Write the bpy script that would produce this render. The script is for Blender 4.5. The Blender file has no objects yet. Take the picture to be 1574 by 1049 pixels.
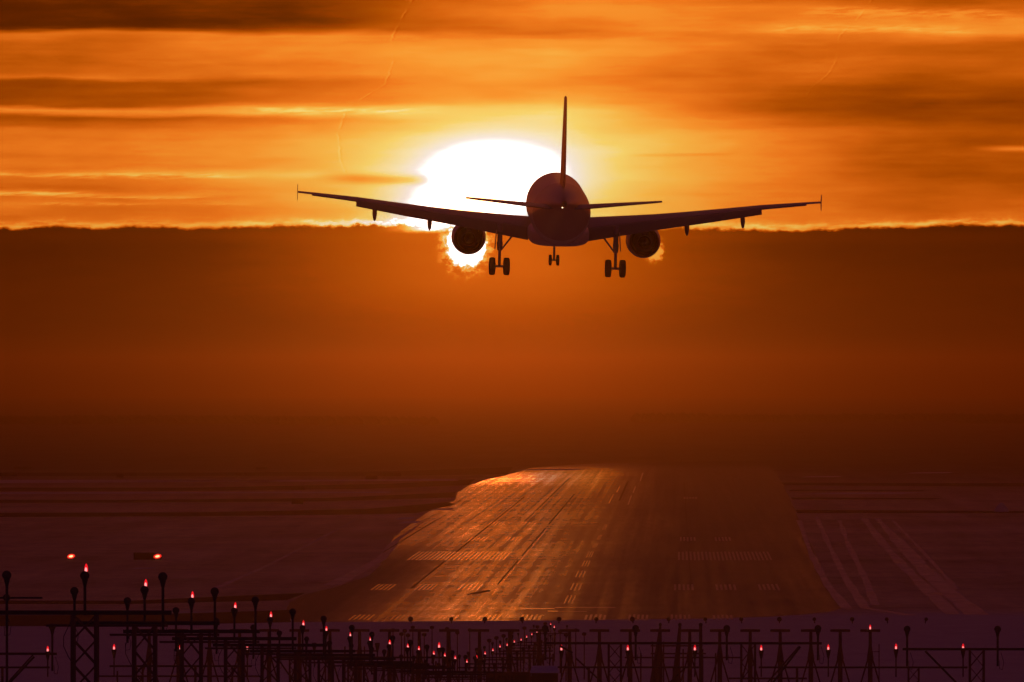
import bpy, math, random
from mathutils import Vector, Matrix
random.seed(7)
R = math.radians
sc = bpy.context.scene
COL = sc.collection

# ------------------------------------------------------------------ camera constants (metres, +Y = runway direction)
F = 17489.0            # focal length in photograph pixels (a 400 mm lens on full frame)
UX, VY = 1040.0, 575.0 # where the runway direction meets the horizon
H = 29.2               # eye height above the runway
def X(px, d): return (px - UX) * d / F
def Z(py, d): return H - (py - VY) * d / F
def DG(py): return H * F / (py - VY)               # distance at which the flat airfield is seen on that row
def GP(px, py):                                      # point of the flat airfield
    d = DG(py); return (X(px, d), d)
def ground_z(y):
    g = 26.5 - .0262 * y
    # smooth foot of the slope
    k = 1.5
    return k * math.log(1 + math.exp(max(-40, min(40, g / k)))) if g < 20 else g
EXPO = -2.0
GAIN = 2 ** (-EXPO)
BOOST = 11.0; ROUGH = .255; SPEC = .045

# ------------------------------------------------------------------ materials
def s2l(c): 
    c /= 255.0
    return c / 12.92 if c <= .04045 else ((c + .055) / 1.055) ** 2.4
def new_mat(name):
    m = bpy.data.materials.new(name); m.use_nodes = True
    return m, m.node_tree, m.node_tree.nodes['Principled BSDF']
def mat(name, col, rough=.6, metal=0, noise=.25, scale=3.0, spec=.5, bump=0, bscale=20, rnoise=0):
    m, nt, b = new_mat(name)
    tc = nt.nodes.new('ShaderNodeTexCoord')
    n = nt.nodes.new('ShaderNodeTexNoise'); n.inputs['Scale'].default_value = scale; n.inputs['Detail'].default_value = 4
    nt.links.new(tc.outputs['Object'], n.inputs['Vector'])
    mx = nt.nodes.new('ShaderNodeMix'); mx.data_type = 'RGBA'
    mx.inputs[6].default_value = (*[c * (1 - noise) for c in col], 1)
    mx.inputs[7].default_value = (*[min(1, c * (1 + noise)) for c in col], 1)
    nt.links.new(n.outputs['Fac'], mx.inputs[0]); nt.links.new(mx.outputs[2], b.inputs['Base Color'])
    b.inputs['Roughness'].default_value = rough; b.inputs['Metallic'].default_value = metal
    b.inputs['Specular IOR Level'].default_value = spec
    if bump:
        n2 = nt.nodes.new('ShaderNodeTexNoise'); n2.inputs['Scale'].default_value = bscale
        nt.links.new(tc.outputs['Object'], n2.inputs['Vector'])
        bp = nt.nodes.new('ShaderNodeBump'); bp.inputs['Strength'].default_value = bump
        nt.links.new(n2.outputs['Fac'], bp.inputs['Height']); nt.links.new(bp.outputs['Normal'], b.inputs['Normal'])
    return m
def emit_mat(name, col, strength):
    strength *= GAIN / 16
    m, nt, b = new_mat(name)
    b.inputs['Base Color'].default_value = (*[c * .3 for c in col], 1)
    b.inputs['Emission Color'].default_value = (*col, 1); b.inputs['Emission Strength'].default_value = strength
    tc = nt.nodes.new('ShaderNodeTexCoord'); n = nt.nodes.new('ShaderNodeTexNoise'); n.inputs['Scale'].default_value = 8
    nt.links.new(tc.outputs['Object'], n.inputs['Vector'])
    mr = nt.nodes.new('ShaderNodeMapRange'); mr.inputs[3].default_value = .35; mr.inputs[4].default_value = .5
    nt.links.new(n.outputs['Fac'], mr.inputs[0]); nt.links.new(mr.outputs[0], b.inputs['Roughness'])
    return m

# ------------------------------------------------------------------ mesh helpers
class MB:
    def __init__(s): s.v = []; s.f = []
    def add(s, vs, fs):
        o = len(s.v); s.v += [tuple(v) for v in vs]; s.f += [tuple(i + o for i in f) for f in fs]; return s
    def box(s, c, h, rot=None):
        vs = []
        for z in (-1, 1):
            for x, y in ((-1, -1), (1, -1), (1, 1), (-1, 1)):
                p = Vector((x * h[0], y * h[1], z * h[2]))
                if rot is not None: p = rot @ p
                vs.append(p + Vector(c))
        return s.add(vs, [(0, 3, 2, 1), (4, 5, 6, 7), (0, 1, 5, 4), (1, 2, 6, 5), (2, 3, 7, 6), (3, 0, 4, 7)])
    def tube(s, a, b, r0, r1=None, n=8, cap=True):
        a = Vector(a); b = Vector(b); r1 = r0 if r1 is None else r1
        d = (b - a).normalized(); u = d.orthogonal().normalized(); w = d.cross(u)
        vs = []
        for p, r in ((a, r0), (b, r1)):
            for i in range(n):
                t = 2 * math.pi * i / n; vs.append(p + u * r * math.cos(t) + w * r * math.sin(t))
        fs = [(i, (i + 1) % n, n + (i + 1) % n, n + i) for i in range(n)]
        if cap: fs += [tuple(range(n - 1, -1, -1)), tuple(range(n, 2 * n))]
        return s.add(vs, fs)
    def path(s, pts, r, n=5):
        for a, b in zip(pts, pts[1:]): s.tube(a, b, r, r, n)
        return s
    def rings(s, rings, cap=True):
        n = len(rings[0]); vs = [p for r in rings for p in r]; fs = []
        for k in range(len(rings) - 1):
            for i in range(n):
                j = (i + 1) % n; fs.append((k * n + i, k * n + j, (k + 1) * n + j, (k + 1) * n + i))
        if cap: fs += [tuple(range(n - 1, -1, -1)), tuple(range((len(rings) - 1) * n, len(rings) * n))]
        return s.add(vs, fs)
    def lathe(s, prof, axis='y', c=(0, 0, 0), n=32, cap=True):
        rs = []
        for t, r in prof:
            ring = []
            for i in range(n):
                a = 2 * math.pi * i / n
                if axis == 'y': p = (c[0] + r * math.cos(a), c[1] + t, c[2] + r * math.sin(a))
                elif axis == 'x': p = (c[0] + t, c[1] + r * math.cos(a), c[2] + r * math.sin(a))
                else: p = (c[0] + r * math.cos(a), c[1] + r * math.sin(a), c[2] + t)
                ring.append(p)
            rs.append(ring)
        return s.rings(rs, cap)
    def build(s, name, m, parent=None, smooth=False, **tags):
        me = bpy.data.meshes.new(name); me.from_pydata(s.v, [], s.f); me.materials.append(m)
        import bmesh
        bm = bmesh.new(); bm.from_mesh(me); bmesh.ops.recalc_face_normals(bm, faces=bm.faces); bm.to_mesh(me); bm.free()
        if smooth:
            for p in me.polygons: p.use_smooth = True
            try: me.set_sharp_from_angle(angle=R(40))
            except Exception: pass
        o = bpy.data.objects.new(name, me); COL.objects.link(o)
        if parent is not None: o.parent = parent
        for k, v in tags.items(): o[k] = v
        return o
def thing(name, label, cat, loc=(0, 0, 0), rot=(0, 0, 0), group=None):
    o = bpy.data.objects.new(name, None); COL.objects.link(o); o.location = loc; o.rotation_euler = rot
    o.empty_display_size = .3
    o['label'] = label; o['category'] = cat
    if group: o['group'] = group
    return o
def children(o): return [c for c in list(COL.objects) if c.parent == o]
def copy_tree(o, parent=None):
    c = o.copy(); COL.objects.link(c); c.parent = parent
    for ch in children(o): copy_tree(ch, c)
    return c
ORD = ['first', 'second', 'third', 'fourth', 'fifth', 'sixth', 'seventh', 'eighth', 'ninth', 'tenth', 'eleventh', 'twelfth',
       'thirteenth', 'fourteenth', 'fifteenth', 'sixteenth', 'seventeenth', 'eighteenth', 'nineteenth', 'twentieth',
       'twenty-first', 'twenty-second', 'twenty-third', 'twenty-fourth', 'twenty-fifth', 'twenty-sixth', 'twenty-seventh', 'twenty-eighth', 'twenty-ninth', 'thirtieth']

# ------------------------------------------------------------------ WORLD: evening sky with stratus streaks and a cloud bank
world = bpy.data.worlds.new("World"); sc.world = world; world.use_nodes = True
nt = world.node_tree; nt.nodes.clear()
class E:
    def __init__(s, k): s.k = k
    def _b(s, o, op): return fm(op, s, o)
    def __add__(s, o): return fm('ADD', s, o)
    __radd__ = __add__
    def __sub__(s, o): return fm('SUBTRACT', s, o)
    def __rsub__(s, o): return fm('SUBTRACT', o, s)
    def __mul__(s, o): return fm('MULTIPLY', s, o)
    __rmul__ = __mul__
    def __truediv__(s, o): return fm('DIVIDE', s, o)
    def __neg__(s): return fm('MULTIPLY', s, -1.0)
TREE = nt
def fm(op, *a, clamp=False):
    n = TREE.nodes.new('ShaderNodeMath'); n.operation = op; n.use_clamp = clamp
    for i, x in enumerate(a):
        if isinstance(x, E): TREE.links.new(x.k, n.inputs[i])
        else: n.inputs[i].default_value = float(x)
    return E(n.outputs[0])
def sstep(x, a, b):   # smooth 0..1
    n = TREE.nodes.new('ShaderNodeMapRange'); n.interpolation_type = 'SMOOTHSTEP'
    TREE.links.new(x.k, n.inputs[0])
    for i, q in ((1, a), (2, b)):
        if isinstance(q, E): TREE.links.new(q.k, n.inputs[i])
        else: n.inputs[i].default_value = q
    n.inputs[3].default_value = 0; n.inputs[4].default_value = 1
    return E(n.outputs[0])
def lstep(x, a, b):
    n = TREE.nodes.new('ShaderNodeMapRange'); n.clamp = True
    TREE.links.new(x.k, n.inputs[0]); n.inputs[1].default_value = a; n.inputs[2].default_value = b
    return E(n.outputs[0])
def vec(x, y, z=0):
    n = TREE.nodes.new('ShaderNodeCombineXYZ')
    for i, q in enumerate((x, y, z)):
        if isinstance(q, E): TREE.links.new(q.k, n.inputs[i])
        else: n.inputs[i].default_value = q
    return n.outputs[0]
def noise(x, y, z=0, detail=4, rough=.5):   # about 0..1, mean .5
    n = TREE.nodes.new('ShaderNodeTexNoise'); n.inputs['Scale'].default_value = 1; n.inputs['Detail'].default_value = detail
    n.inputs['Roughness'].default_value = rough
    TREE.links.new(vec(x, y, z), n.inputs['Vector']); return E(n.outputs['Fac'])
def gauss(x): return fm('EXPONENT', -(x * x))
def ramp1(x, stops, interp='LINEAR'):
    n = TREE.nodes.new('ShaderNodeValToRGB'); cr = n.color_ramp; cr.interpolation = interp
    cr.elements.remove(cr.elements[1])
    for i, (p, c) in enumerate(stops):
        e = cr.elements[0] if i == 0 else cr.elements.new(p)
        e.position = p; e.color = (c, c, c, 1) if not isinstance(c, tuple) else (*c, 1)
    TREE.links.new(x.k, n.inputs[0]); return n
def ramp(x, stops): return E(ramp1(x, stops).outputs[0])
def mixf(f, a, b): return a + f * (b - a)

tc = nt.nodes.new('ShaderNodeTexCoord'); sp = nt.nodes.new('ShaderNodeSeparateXYZ')
nt.links.new(tc.outputs['Generated'], sp.inputs[0])
dx, dy, dz = E(sp.outputs[0]), E(sp.outputs[1]), E(sp.outputs[2])
az = fm('ARCTAN2', dx, dy); el = fm('ARCSINE', dz)
u = az * F + UX           # azimuth and elevation of the sky, in steps of 1/F radian
v = VY - el * F
# clouds drift along the horizon: stretched noise
wob = (noise(u / 260, v / 45, 1.3, 3) - .5)
fine = (noise(u / 70, v / 9, 5.1, 4, .6) - .5)
vv = v + wob * 24 + fine * 5
t = vv / 350
def st(lst): return [(a / 350, b) for a, b in lst]
L1 = ramp(t, st([(0, .2), (30, .17), (44, .2), (53, .5), (70, .47), (90, .46), (112, .5), (119, .56), (125, .38), (150, .33), (165, .36), (172, .64), (177, .58), (183, .36), (192, .42), (200, .52), (220, .58), (258, .58), (267, .66), (274, .56), (290, .5), (299, .63), (306, .52), (312, .56), (330, .5), (350, .55)]))
L2 = ramp(t, st([(0, .24), (30, .22), (42, .28), (54, .64), (80, .62), (100, .55), (114, .56), (128, .45), (158, .47), (168, .72), (176, .66), (184, .48), (194, .55), (215, .66), (255, .66), (266, .74), (276, .66), (300, .64), (330, .6), (350, .62)]))
L3 = ramp(t, st([(0, .66), (18, .7), (40, .6), (52, .52), (62, .68), (85, .76), (110, .68), (132, .62), (160, .66), (178, .78), (200, .76), (250, .74), (350, .68)]))
L4 = ramp(t, st([(0, .5), (14, .62), (30, .58), (50, .62), (70, .56), (110, .5), (140, .42), (170, .44), (200, .6), (240, .62), (270, .6), (300, .6), (350, .6)]))
L5 = ramp(t, st([(0, .42), (12, .46), (26, .58), (36, .62), (48, .68), (56, .6), (68, .48), (95, .46), (130, .38), (160, .34), (185, .36), (205, .42), (225, .44), (245, .38), (268, .38), (300, .46), (330, .5), (350, .5)]))
b12 = lstep(u, 120, 450); b23 = lstep(u, 450, 850); b34 = lstep(u, 850, 1130); b45 = lstep(u, 1130, 1420)
base = mixf(b45, mixf(b34, mixf(b23, mixf(b12, L1, L2), L3), L4), L5)
streak = (noise(u / 420, v / 15, 9.7, 5, .6) - .5)
soft = noise((u + v * 1.5) / 230, v / 48, 12.2, 5, .55) - .5
base = base + streak * .13 + soft * .24 + (noise((u - v * 2) / 110, v / 22, 2.2, 5, .6) - .5) * .1 - gauss((v - 165) / 26) * sstep(u, 1050, 1300) * .05
# a thin dark streak right of the tail fin, small bright ones at the left
base = base - gauss((v - 239 + (u - 1000) * .012) / 2.2) * sstep(u, 955, 985) * (1 - sstep(u, 1080, 1150)) * .07
base = base + gauss((v - 229) / 4) * sstep(u, 1480, 1560) * .2
cir = noise((u + v * 3) / 38, v / 5, 21.0, 5, .65)
for v0, w_, ua, ub, amp in ((271, 4, 90, 360, .2), (268, 3, -20, 90, .14), (300, 4.5, -60, 135, .24), (304, 3, 130, 310, .15), (315, 2.6, 60, 215, .14), (171, 5, 380, 640, .16), (315, 3, 290, 380, .1), (20, 9, 1250, 1560, .12), (46, 6, 1180, 1500, .12)):
    base = base + gauss((v - v0 + wob * 16) / w_) * sstep(u, ua - 40, ua + 40) * (1 - sstep(u, ub - 50, ub + 50)) * sstep(cir, .34, .62) * amp
# thin wrung trails left in the air
def trail_u(pts):
    x = ramp(v / 350, [(a / 350, (b - 400) / 1000) for b, a in pts]); return x * 1000 + 400
for pts, vmax, amp in (([(632, 0), (616, 30), (601, 60), (604, 95), (591, 130), (562, 148), (532, 168), (519, 205), (522, 245), (533, 275)], 278, .09), ([(1339, 0), (1318, 28), (1290, 55), (1284, 95), (1272, 115), (1246, 135), (1238, 150)], 150, .06)):
    uc = trail_u(pts) + (noise(v / 7, 0, pts[0][0], 3, .6) - .5) * 9
    base = base + gauss((u - uc) / 1.3) * (1 - sstep(v, vmax - 8, vmax)) * sstep(noise(v / 14, 3, 1.7, 3), .4, .6) * amp - gauss((u - uc - 3) / 1.5) * (1 - sstep(v, vmax - 8, vmax)) * sstep(noise(v / 14, 3, 1.7, 3), .42, .6) * amp * .6
# the aureole round the sun
gx, gy = 762.0, 272.0
ga = gauss(fm('SQRT', fm('POWER', fm('ABSOLUTE', (u - gx) / 112), 2) + fm('POWER', fm('ABSOLUTE', (v - gy) / 56), 2)))
gb = gauss(fm('SQRT', fm('POWER', fm('ABSOLUTE', (u - 765) / 290), 2) + fm('POWER', fm('ABSOLUTE', (v - 262) / 112), 2)))
gc = gauss((u - 770) / 480) * gauss((v - 262) / 150)
base = base * (1 - gb * .78) + gb * .78 * .61
inten = base + ga * .47 + gb * .33 + gc * .03 + gauss((u - 690) / 92) * gauss((v - 328) / 30) * .42 - gauss((v - 274 - wob * 20) / 8) * sstep(u, 470, 560) * (1 - sstep(u, 630, 675)) * .2
rim_n = noise(u / 60, v / 12, 3.0, 4, .65)
# the cloud bank: edge with curled rim
edge = 351 + gauss((u - 1250) / 90) * 4 - gauss((u - 1500) / 110) * 3 - gauss((u - 560) / 120) * 3 + (noise(u / 120, 0, 4.4, 5, .62) - .5) * 22 + (noise(u / 14, v / 9, 7.7, 3, .7) - .5) * (9 + 16 * gauss((u - 660) / 130) + 5 * gauss((u - 1050) / 120))
sunpath = gauss((u - 1180) / 160) * .9 + gauss((u - 1470) / 150) * 1.3 + gauss((u - 110) / 260) * .75 + gauss((u - 540) / 190) * .9
rim = gauss((v - edge + 5) / 4.5) * sunpath * sstep(rim_n, .32, .62)
inten = inten + rim * .26 + gauss((v - edge + 9) / 9) * .05
bank = sstep(v, edge - 2.5, edge + 3.5)
# gap through which the lower limb of the sun shows
rr = fm('SQRT', fm('POWER', fm('ABSOLUTE', (u - 716) / 33), 2) + fm('POWER', fm('ABSOLUTE', (v - 376) / 38), 2))
rr = rr + (noise(u / 9, v / 9, 0, 3, .7) - .5) * .75
gap = 1 - sstep(rr, .82, 1.12)
gap2 = (1 - sstep(rr, .95, 1.6)) * .38 * sstep(noise(u / 16, v / 9, 3.3, 4, .7), .4, .6)
strip = (1 - sstep(v, 352 + (noise(u / 12, v / 8, 2.0, 3, .7) - .5) * 14, 361)) * gauss((u - 662) / 45)
rr3 = fm('SQRT', fm('POWER', fm('ABSOLUTE', (u - 1006) / 17), 2) + fm('POWER', fm('ABSOLUTE', (v - 385) / 22), 2)) + (noise(u / 6, v / 5, 5.0, 3, .7) - .5) * 1.6
curl = (1 - sstep(rr3, .5, 1.1)) * .42
bankI = .085 + .37 * gauss((u - 765) / 340) * gauss((v - 385) / 150) + .04 * gauss((v - 362) / 14) + .06 * gauss((v - 440) / 80)
bankI = bankI + (noise(u / 90, v / 16, 6.0, 5, .6) - .5) * .03
bankI = bankI + (noise(u / 300, v / 40, 8.0, 4) - .5) * .04
openn = fm('MAXIMUM', gap, strip)
I_low = fm('MAXIMUM', fm('MAXIMUM', mixf(openn, bankI, 1.25), bankI + gap2), bankI + curl)
inten = mixf(bank, inten, I_low)
def c(*q): return tuple(s2l(x) for x in q)
cr = ramp1(inten / 1.25, [(0, c(14, 2, 0)), (.08, c(50, 14, 0)), (.16, c(92, 34, 0)), (.24, c(140, 58, 0)), (.32, c(180, 80, 2)), (.40, c(218, 102, 16)),
                          (.48, c(246, 128, 32)), (.56, c(255, 158, 50)), (.64, c(255, 194, 78)), (.72, c(255, 228, 118)), (.8, c(255, 246, 190)), (.88, c(255, 255, 250)), (1, c(255, 255, 255))])
hot = sstep(inten, 1.08, 1.5)
boost = 1 + hot * BOOST
k_front = GAIN * 1.0
# fades to the clear evening sky higher up and away from the sun
ang = fm('ARCCOSINE', dy)       # angle from the runway direction
front = (1 - sstep(el, R(3), R(22))) * (1 - sstep(fm('ABSOLUTE', az), R(4), R(30)))
below = 1 - sstep(-el, R(.4), R(3))
SUN_AZ = (742 - UX) / F; SUN_EL = (VY - 331) / F
sky = nt.nodes.new('ShaderNodeTexSky'); sky.sky_type = 'NISHITA'; sky.sun_disc = False
sky.sun_elevation = SUN_EL; sky.sun_rotation = SUN_AZ; sky.dust_density = 2.0; sky.ozone_density = 2.0; sky.altitude = 1000
bg1 = nt.nodes.new('ShaderNodeBackground'); nt.links.new(sky.outputs[0], bg1.inputs[0])
tint = nt.nodes.new('ShaderNodeMix'); tint.data_type = 'RGBA'; tint.blend_type = 'MULTIPLY'; tint.inputs[0].default_value = 1
nt.links.new(sky.outputs[0], tint.inputs[6]); tint.inputs[7].default_value = (2.5, .42, .98, 1)
nt.links.new(tint.outputs[2], bg1.inputs[0])
bg1.inputs[1].default_value = .15
warm = nt.nodes.new('ShaderNodeMix'); warm.data_type = 'RGBA'; warm.blend_type = 'MULTIPLY'
nt.links.new(hot.k, warm.inputs[0]); nt.links.new(cr.outputs[0], warm.inputs[6]); warm.inputs[7].default_value = (1, .45, .13, 1)
bg2 = nt.nodes.new('ShaderNodeBackground'); nt.links.new(warm.outputs[2], bg2.inputs[0])
nt.links.new((boost * below * k_front).k, bg2.inputs[1])
ms = nt.nodes.new('ShaderNodeMixShader'); nt.links.new(front.k, ms.inputs[0])
nt.links.new(bg1.outputs[0], ms.inputs[1]); nt.links.new(bg2.outputs[0], ms.inputs[2])
wo = nt.nodes.new('ShaderNodeOutputWorld'); nt.links.new(ms.outputs[0], wo.inputs[0])

# ------------------------------------------------------------------ sun lamp
sl = bpy.data.lights.new('sun', 'SUN'); so = bpy.data.objects.new('sun', sl); COL.objects.link(so)
sd = Vector((math.sin(SUN_AZ) * math.cos(SUN_EL), math.cos(SUN_AZ) * math.cos(SUN_EL), math.sin(SUN_EL)))
so.rotation_euler = sd.to_track_quat('Z', 'Y').to_euler(); so.location = (0, 0, 60)
sl.energy = .011; sl.color = (1, .23, .002); sl.angle = R(.53)

# ------------------------------------------------------------------ haze
DENS = 1 / 4000.0
m, nth, b = new_mat('haze'); nth.nodes.remove(b)
pv = nth.nodes.new('ShaderNodeVolumePrincipled')
pv.inputs['Color'].default_value = (.39, .245, .07, 1); pv.inputs['Absorption Color'].default_value = (.28, .02, 0, 1); pv.inputs['Density'].default_value = DENS
pv.inputs['Anisotropy'].default_value = .978
try: pv.inputs['Density Attribute'].default_value = ''
except Exception: pass
nth.links.new(pv.outputs[0], [n for n in nth.nodes if n.type == 'OUTPUT_MATERIAL'][0].inputs['Volume'])
MB().box((0, 7020, 24.5), (2700, 7100, 25.5)).build('haze', m, kind='stuff')

# ------------------------------------------------------------------ ground
def snow_mat(name, a, bcol, scale, rough=.65, spec=.3):
    m, n_t, b = new_mat(name)
    g = n_t.nodes.new('ShaderNodeNewGeometry')
    mp = n_t.nodes.new('ShaderNodeMapping'); mp.inputs['Scale'].default_value = (1 / scale[0], 1 / scale[1], 1)
    n_t.links.new(g.outputs['Position'], mp.inputs['Vector'])
    n = n_t.nodes.new('ShaderNodeTexNoise'); n.inputs['Scale'].default_value = 1; n.inputs['Detail'].default_value = 6; n.inputs['Roughness'].default_value = .62
    n_t.links.new(mp.outputs[0], n.inputs['Vector'])
    cr = n_t.nodes.new('ShaderNodeValToRGB'); cr.color_ramp.elements[0].position = .35; cr.color_ramp.elements[1].position = .65
    cr.color_ramp.elements[0].color = (*a, 1); cr.color_ramp.elements[1].color = (*bcol, 1)
    n_t.links.new(n.outputs['Fac'], cr.inputs[0]); n_t.links.new(cr.outputs[0], b.inputs['Base Color'])
    b.inputs['Roughness'].default_value = rough; b.inputs['Specular IOR Level'].default_value = spec
    mr = n_t.nodes.new('ShaderNodeMapRange'); mr.inputs[3].default_value = rough - .12; mr.inputs[4].default_value = rough + .12
    n_t.links.new(n.outputs['Fac'], mr.inputs[0]); n_t.links.new(mr.outputs[0], b.inputs['Roughness'])
    return m
M = {}
def field_mat():
    global TREE
    m, n_t, b = new_mat('snow_field'); TREE = n_t
    g = n_t.nodes.new('ShaderNodeNewGeometry'); s = n_t.nodes.new('ShaderNodeSeparateXYZ'); n_t.links.new(g.outputs['Position'], s.inputs[0])
    x, y = E(s.outputs[0]), E(s.outputs[1])
    n1 = noise(x / 26, y / 110, 0, 6, .65); n2 = noise(x / 120, y / 60, 4, 5, .6); n3 = noise(x / 2.5, y / 14, 9, 5, .65); n4 = noise(x / 9, y / 320, 2, 4, .6)
    clean = 1 - sstep(y + (n1 - .5) * 60, 1360, 1420)          # fresh snow before the runway, thin wind-scoured snow over grass beyond
    dirty = .74 + (n1 - .5) * 1.0 + (n2 - .5) * .8 + (n4 - .5) * .9 + (n3 - .5) * .6
    white = .72 + (n3 - .5) * .3
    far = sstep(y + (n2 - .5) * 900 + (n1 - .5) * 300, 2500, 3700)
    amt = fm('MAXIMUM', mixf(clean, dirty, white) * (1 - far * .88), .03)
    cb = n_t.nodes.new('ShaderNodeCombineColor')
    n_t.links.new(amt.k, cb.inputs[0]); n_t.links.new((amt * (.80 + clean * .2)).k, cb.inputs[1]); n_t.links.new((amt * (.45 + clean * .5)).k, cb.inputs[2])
    n_t.links.new(cb.outputs[0], b.inputs['Base Color'])
    n_t.links.new((.8 + (n3 - .5) * .2).k, b.inputs['Roughness']); b.inputs['Specular IOR Level'].default_value = .1
    return m
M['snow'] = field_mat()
gm = MB()
ys = [-60 + 20 * i for i in range(70)] + [1400 + 60 * i for i in range(1, 60)] + [5000 + 600 * i for i in range(1, 16)]
xs = [-2600, -1200, -600, -300, -150, -75, -30, 0, 30, 75, 150, 300, 600, 1200, 2600]
vs = [(x, y, ground_z(y)) for y in ys for x in xs]; nx = len(xs)
gm.add(vs, [(j * nx + i, j * nx + i + 1, (j + 1) * nx + i + 1, (j + 1) * nx + i) for j in range(len(ys) - 1) for i in range(nx - 1)])
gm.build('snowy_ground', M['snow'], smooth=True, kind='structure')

def sheet(name, pts, m, z, px=True, kind='structure'):
    P = [GP(*p) for p in pts] if px else pts
    return MB().add([(x, y, z) for x, y in P], [tuple(range(len(P)))]).build(name, m, kind=kind)
def dense(pts, n=6, jit=0):
    out = []
    for (a, b), (c_, d) in zip(pts, pts[1:] + pts[:1]):
        for i in range(n):
            t_ = i / n; out.append((a + (c_ - a) * t_ + random.uniform(-jit, jit), b + (d - b) * t_))
    return out
# pavement with a worn sheen: darker slabs, snow dust, wheel polish
def pavement_mat():
    global TREE
    m, n_t, b = new_mat('pavement'); TREE = n_t
    g = n_t.nodes.new('ShaderNodeNewGeometry'); s = n_t.nodes.new('ShaderNodeSeparateXYZ'); n_t.links.new(g.outputs['Position'], s.inputs[0])
    x, y = E(s.outputs[0]), E(s.outputs[1])
    big = noise(x / 14, y / 260, 0, 5, .6); lines = noise(x / 1.3, y / 900, 3, 3, .6); cross = noise(x / 60, y / 22, 7, 4, .6)
    fineN = noise(x / 1.0, y / 25, 5, 4, .6)
    val = .05 + (big - .5) * .05 + (lines - .5) * .04 + (cross - .5) * .05
    cb = n_t.nodes.new('ShaderNodeCombineColor')
    for i in range(3): n_t.links.new(fm('MAXIMUM', val, .012).k, cb.inputs[i])
    n_t.links.new(cb.outputs[0], b.inputs['Base Color'])
    n_t.links.new((ROUGH + sstep(x, -24, 2) * .26 + sstep(-x, 34, 45) * (1 - sstep(y, 1650, 2000)) * .3 - gauss((y - 3200) / 300) * sstep(-x, 12, 24) * .12 + sstep(y, 3450, 3750) * .22 + (big - .5) * .17 + (lines - .5) * .25 + (cross - .5) * .16 + (fineN - .5) * .16).k, b.inputs['Roughness'])
    b.inputs['Specular IOR Level'].default_value = SPEC; b.inputs['Specular Tint'].default_value = (1, .74, .5, 1)  # specular tint reddens the sheen in place of haze scattering
    return m
M['pavement'] = pavement_mat()
M['taxiway'] = mat('taxiway', (.04, .035, .035), .85, noise=.4, scale=.02, spec=.02)
pav = [(452, 957), (850, 954), (1100, 951), (1180, 948.5), (1235, 945), (1272, 941), (1292, 936), (1298, 930), (1284, 912), (1268, 886), (1255, 855), (1240, 825), (1226, 795), (1216, 770),
       (1204, 745), (1190, 725), (1172, 708), (905, 713), (815, 719.5), (786, 729), (752, 737), (722, 746), (704, 757), (698, 770), (672, 778), (655, 790), (628, 808), (606, 826), (590, 850), (585, 868), (566, 886),
       (520, 902), (470, 914), (446, 926), (438, 942)]
sheet('runway', dense(pav, 4, 1.2), M['pavement'], .01)
# dark cleared taxiways, left and right
T = M['taxiway']
sheet('taxiway', dense([(-700, 966), (-700, 947), (100, 946), (300, 943), (445, 938), (447, 957), (300, 960), (100, 963)], 5, 1), T, .012)
sheet('service_road', dense([(-700, 930), (-700, 923), (200, 924), (420, 914), (470, 912), (440, 923), (200, 929)], 5, 1), T, .012)
sheet('taxiway', dense([(-700, 798), (-700, 791), (300, 788), (560, 783), (690, 772), (700, 776), (640, 789), (560, 791), (300, 794)], 5, 1), T, .012)
sheet('taxiway', dense([(-700, 775), (-700, 768), (200, 769), (500, 766), (700, 757), (700, 765), (500, 771), (200, 773)], 5, 1), T, .012)
sheet('service_road', dense([(-700, 755), (-700, 750), (300, 750), (600, 744), (730, 737), (720, 746), (560, 752), (300, 755)], 5, 1), T, .012)
sheet('taxiway', dense([(-700, 733), (-700, 727), (300, 727), (600, 725), (790, 718), (780, 729), (600, 732), (300, 732)], 5, 1), T, .012)
sheet('taxiway', dense([(1222, 784), (1574, 786), (2300, 786), (2300, 791), (1574, 789), (1226, 789)], 4, 0), T, .012)
sheet('service_road', dense([(1216, 765), (1430, 766), (1450, 766.6), (1430, 768), (1217, 768)], 4, 0), T, .012)
sheet('service_road', dense([(1213, 753), (1420, 754), (1420, 755.5), (1214, 755.5)], 4, 0), T, .012)
sheet('taxiway', dense([(1200, 742), (1500, 743), (2300, 740), (2300, 748), (1500, 748), (1205, 746)], 4, 0), T, .012)
# snow blown and ploughed across the field: smoother icy snow with a sheen
M['ice_snow'] = snow_mat('ice_snow', (.40, .33, .28), (.82, .68, .58), (4, 22), .56, .18)
M['clean_snow'] = snow_mat('clean_snow', (.62, .56, .54), (.88, .84, .84), (6, 30), .6, .2)
def trail(name, pts, w0, w1, jit=.8):
    n = len(pts); L_, R_ = [], []
    fine_pts = []
    for a, b_ in zip(pts, pts[1:]):
        for i in range(6): fine_pts.append((a[0] + (b_[0] - a[0]) * i / 6, a[1] + (b_[1] - a[1]) * i / 6))
    fine_pts.append(pts[-1]); n = len(fine_pts)
    for i, (x, y) in enumerate(fine_pts):
        w = w0 + (w1 - w0) * i / (n - 1) + random.uniform(-jit, jit)
        L_.append((x - w / 2, y)); R_.append((x + w / 2, y))
    vs = [(*GP(*p), .016) for p in L_ + R_]
    return MB().add(vs, [(i, i + 1, n + i + 1, n + i) for i in range(n - 1)]).build(name, M['ice_snow'], kind='structure')
trail('snow_windrow', [(1348, 797), (1385, 837), (1424, 879), (1462, 914), (1502, 945)], 13, 38, 6)
trail('snow_windrow', [(1328, 797), (1354, 832), (1388, 870), (1424, 905), (1464, 944)], 9, 26, 5)
trail('snow_windrow', [(1290, 800), (1305, 840), (1330, 890), (1345, 930)], 5, 14, 3)
trail('snow_windrow', [(1255, 795), (1275, 840), (1300, 890), (1330, 935), (1400, 946)], 5, 20, 3)
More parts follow.
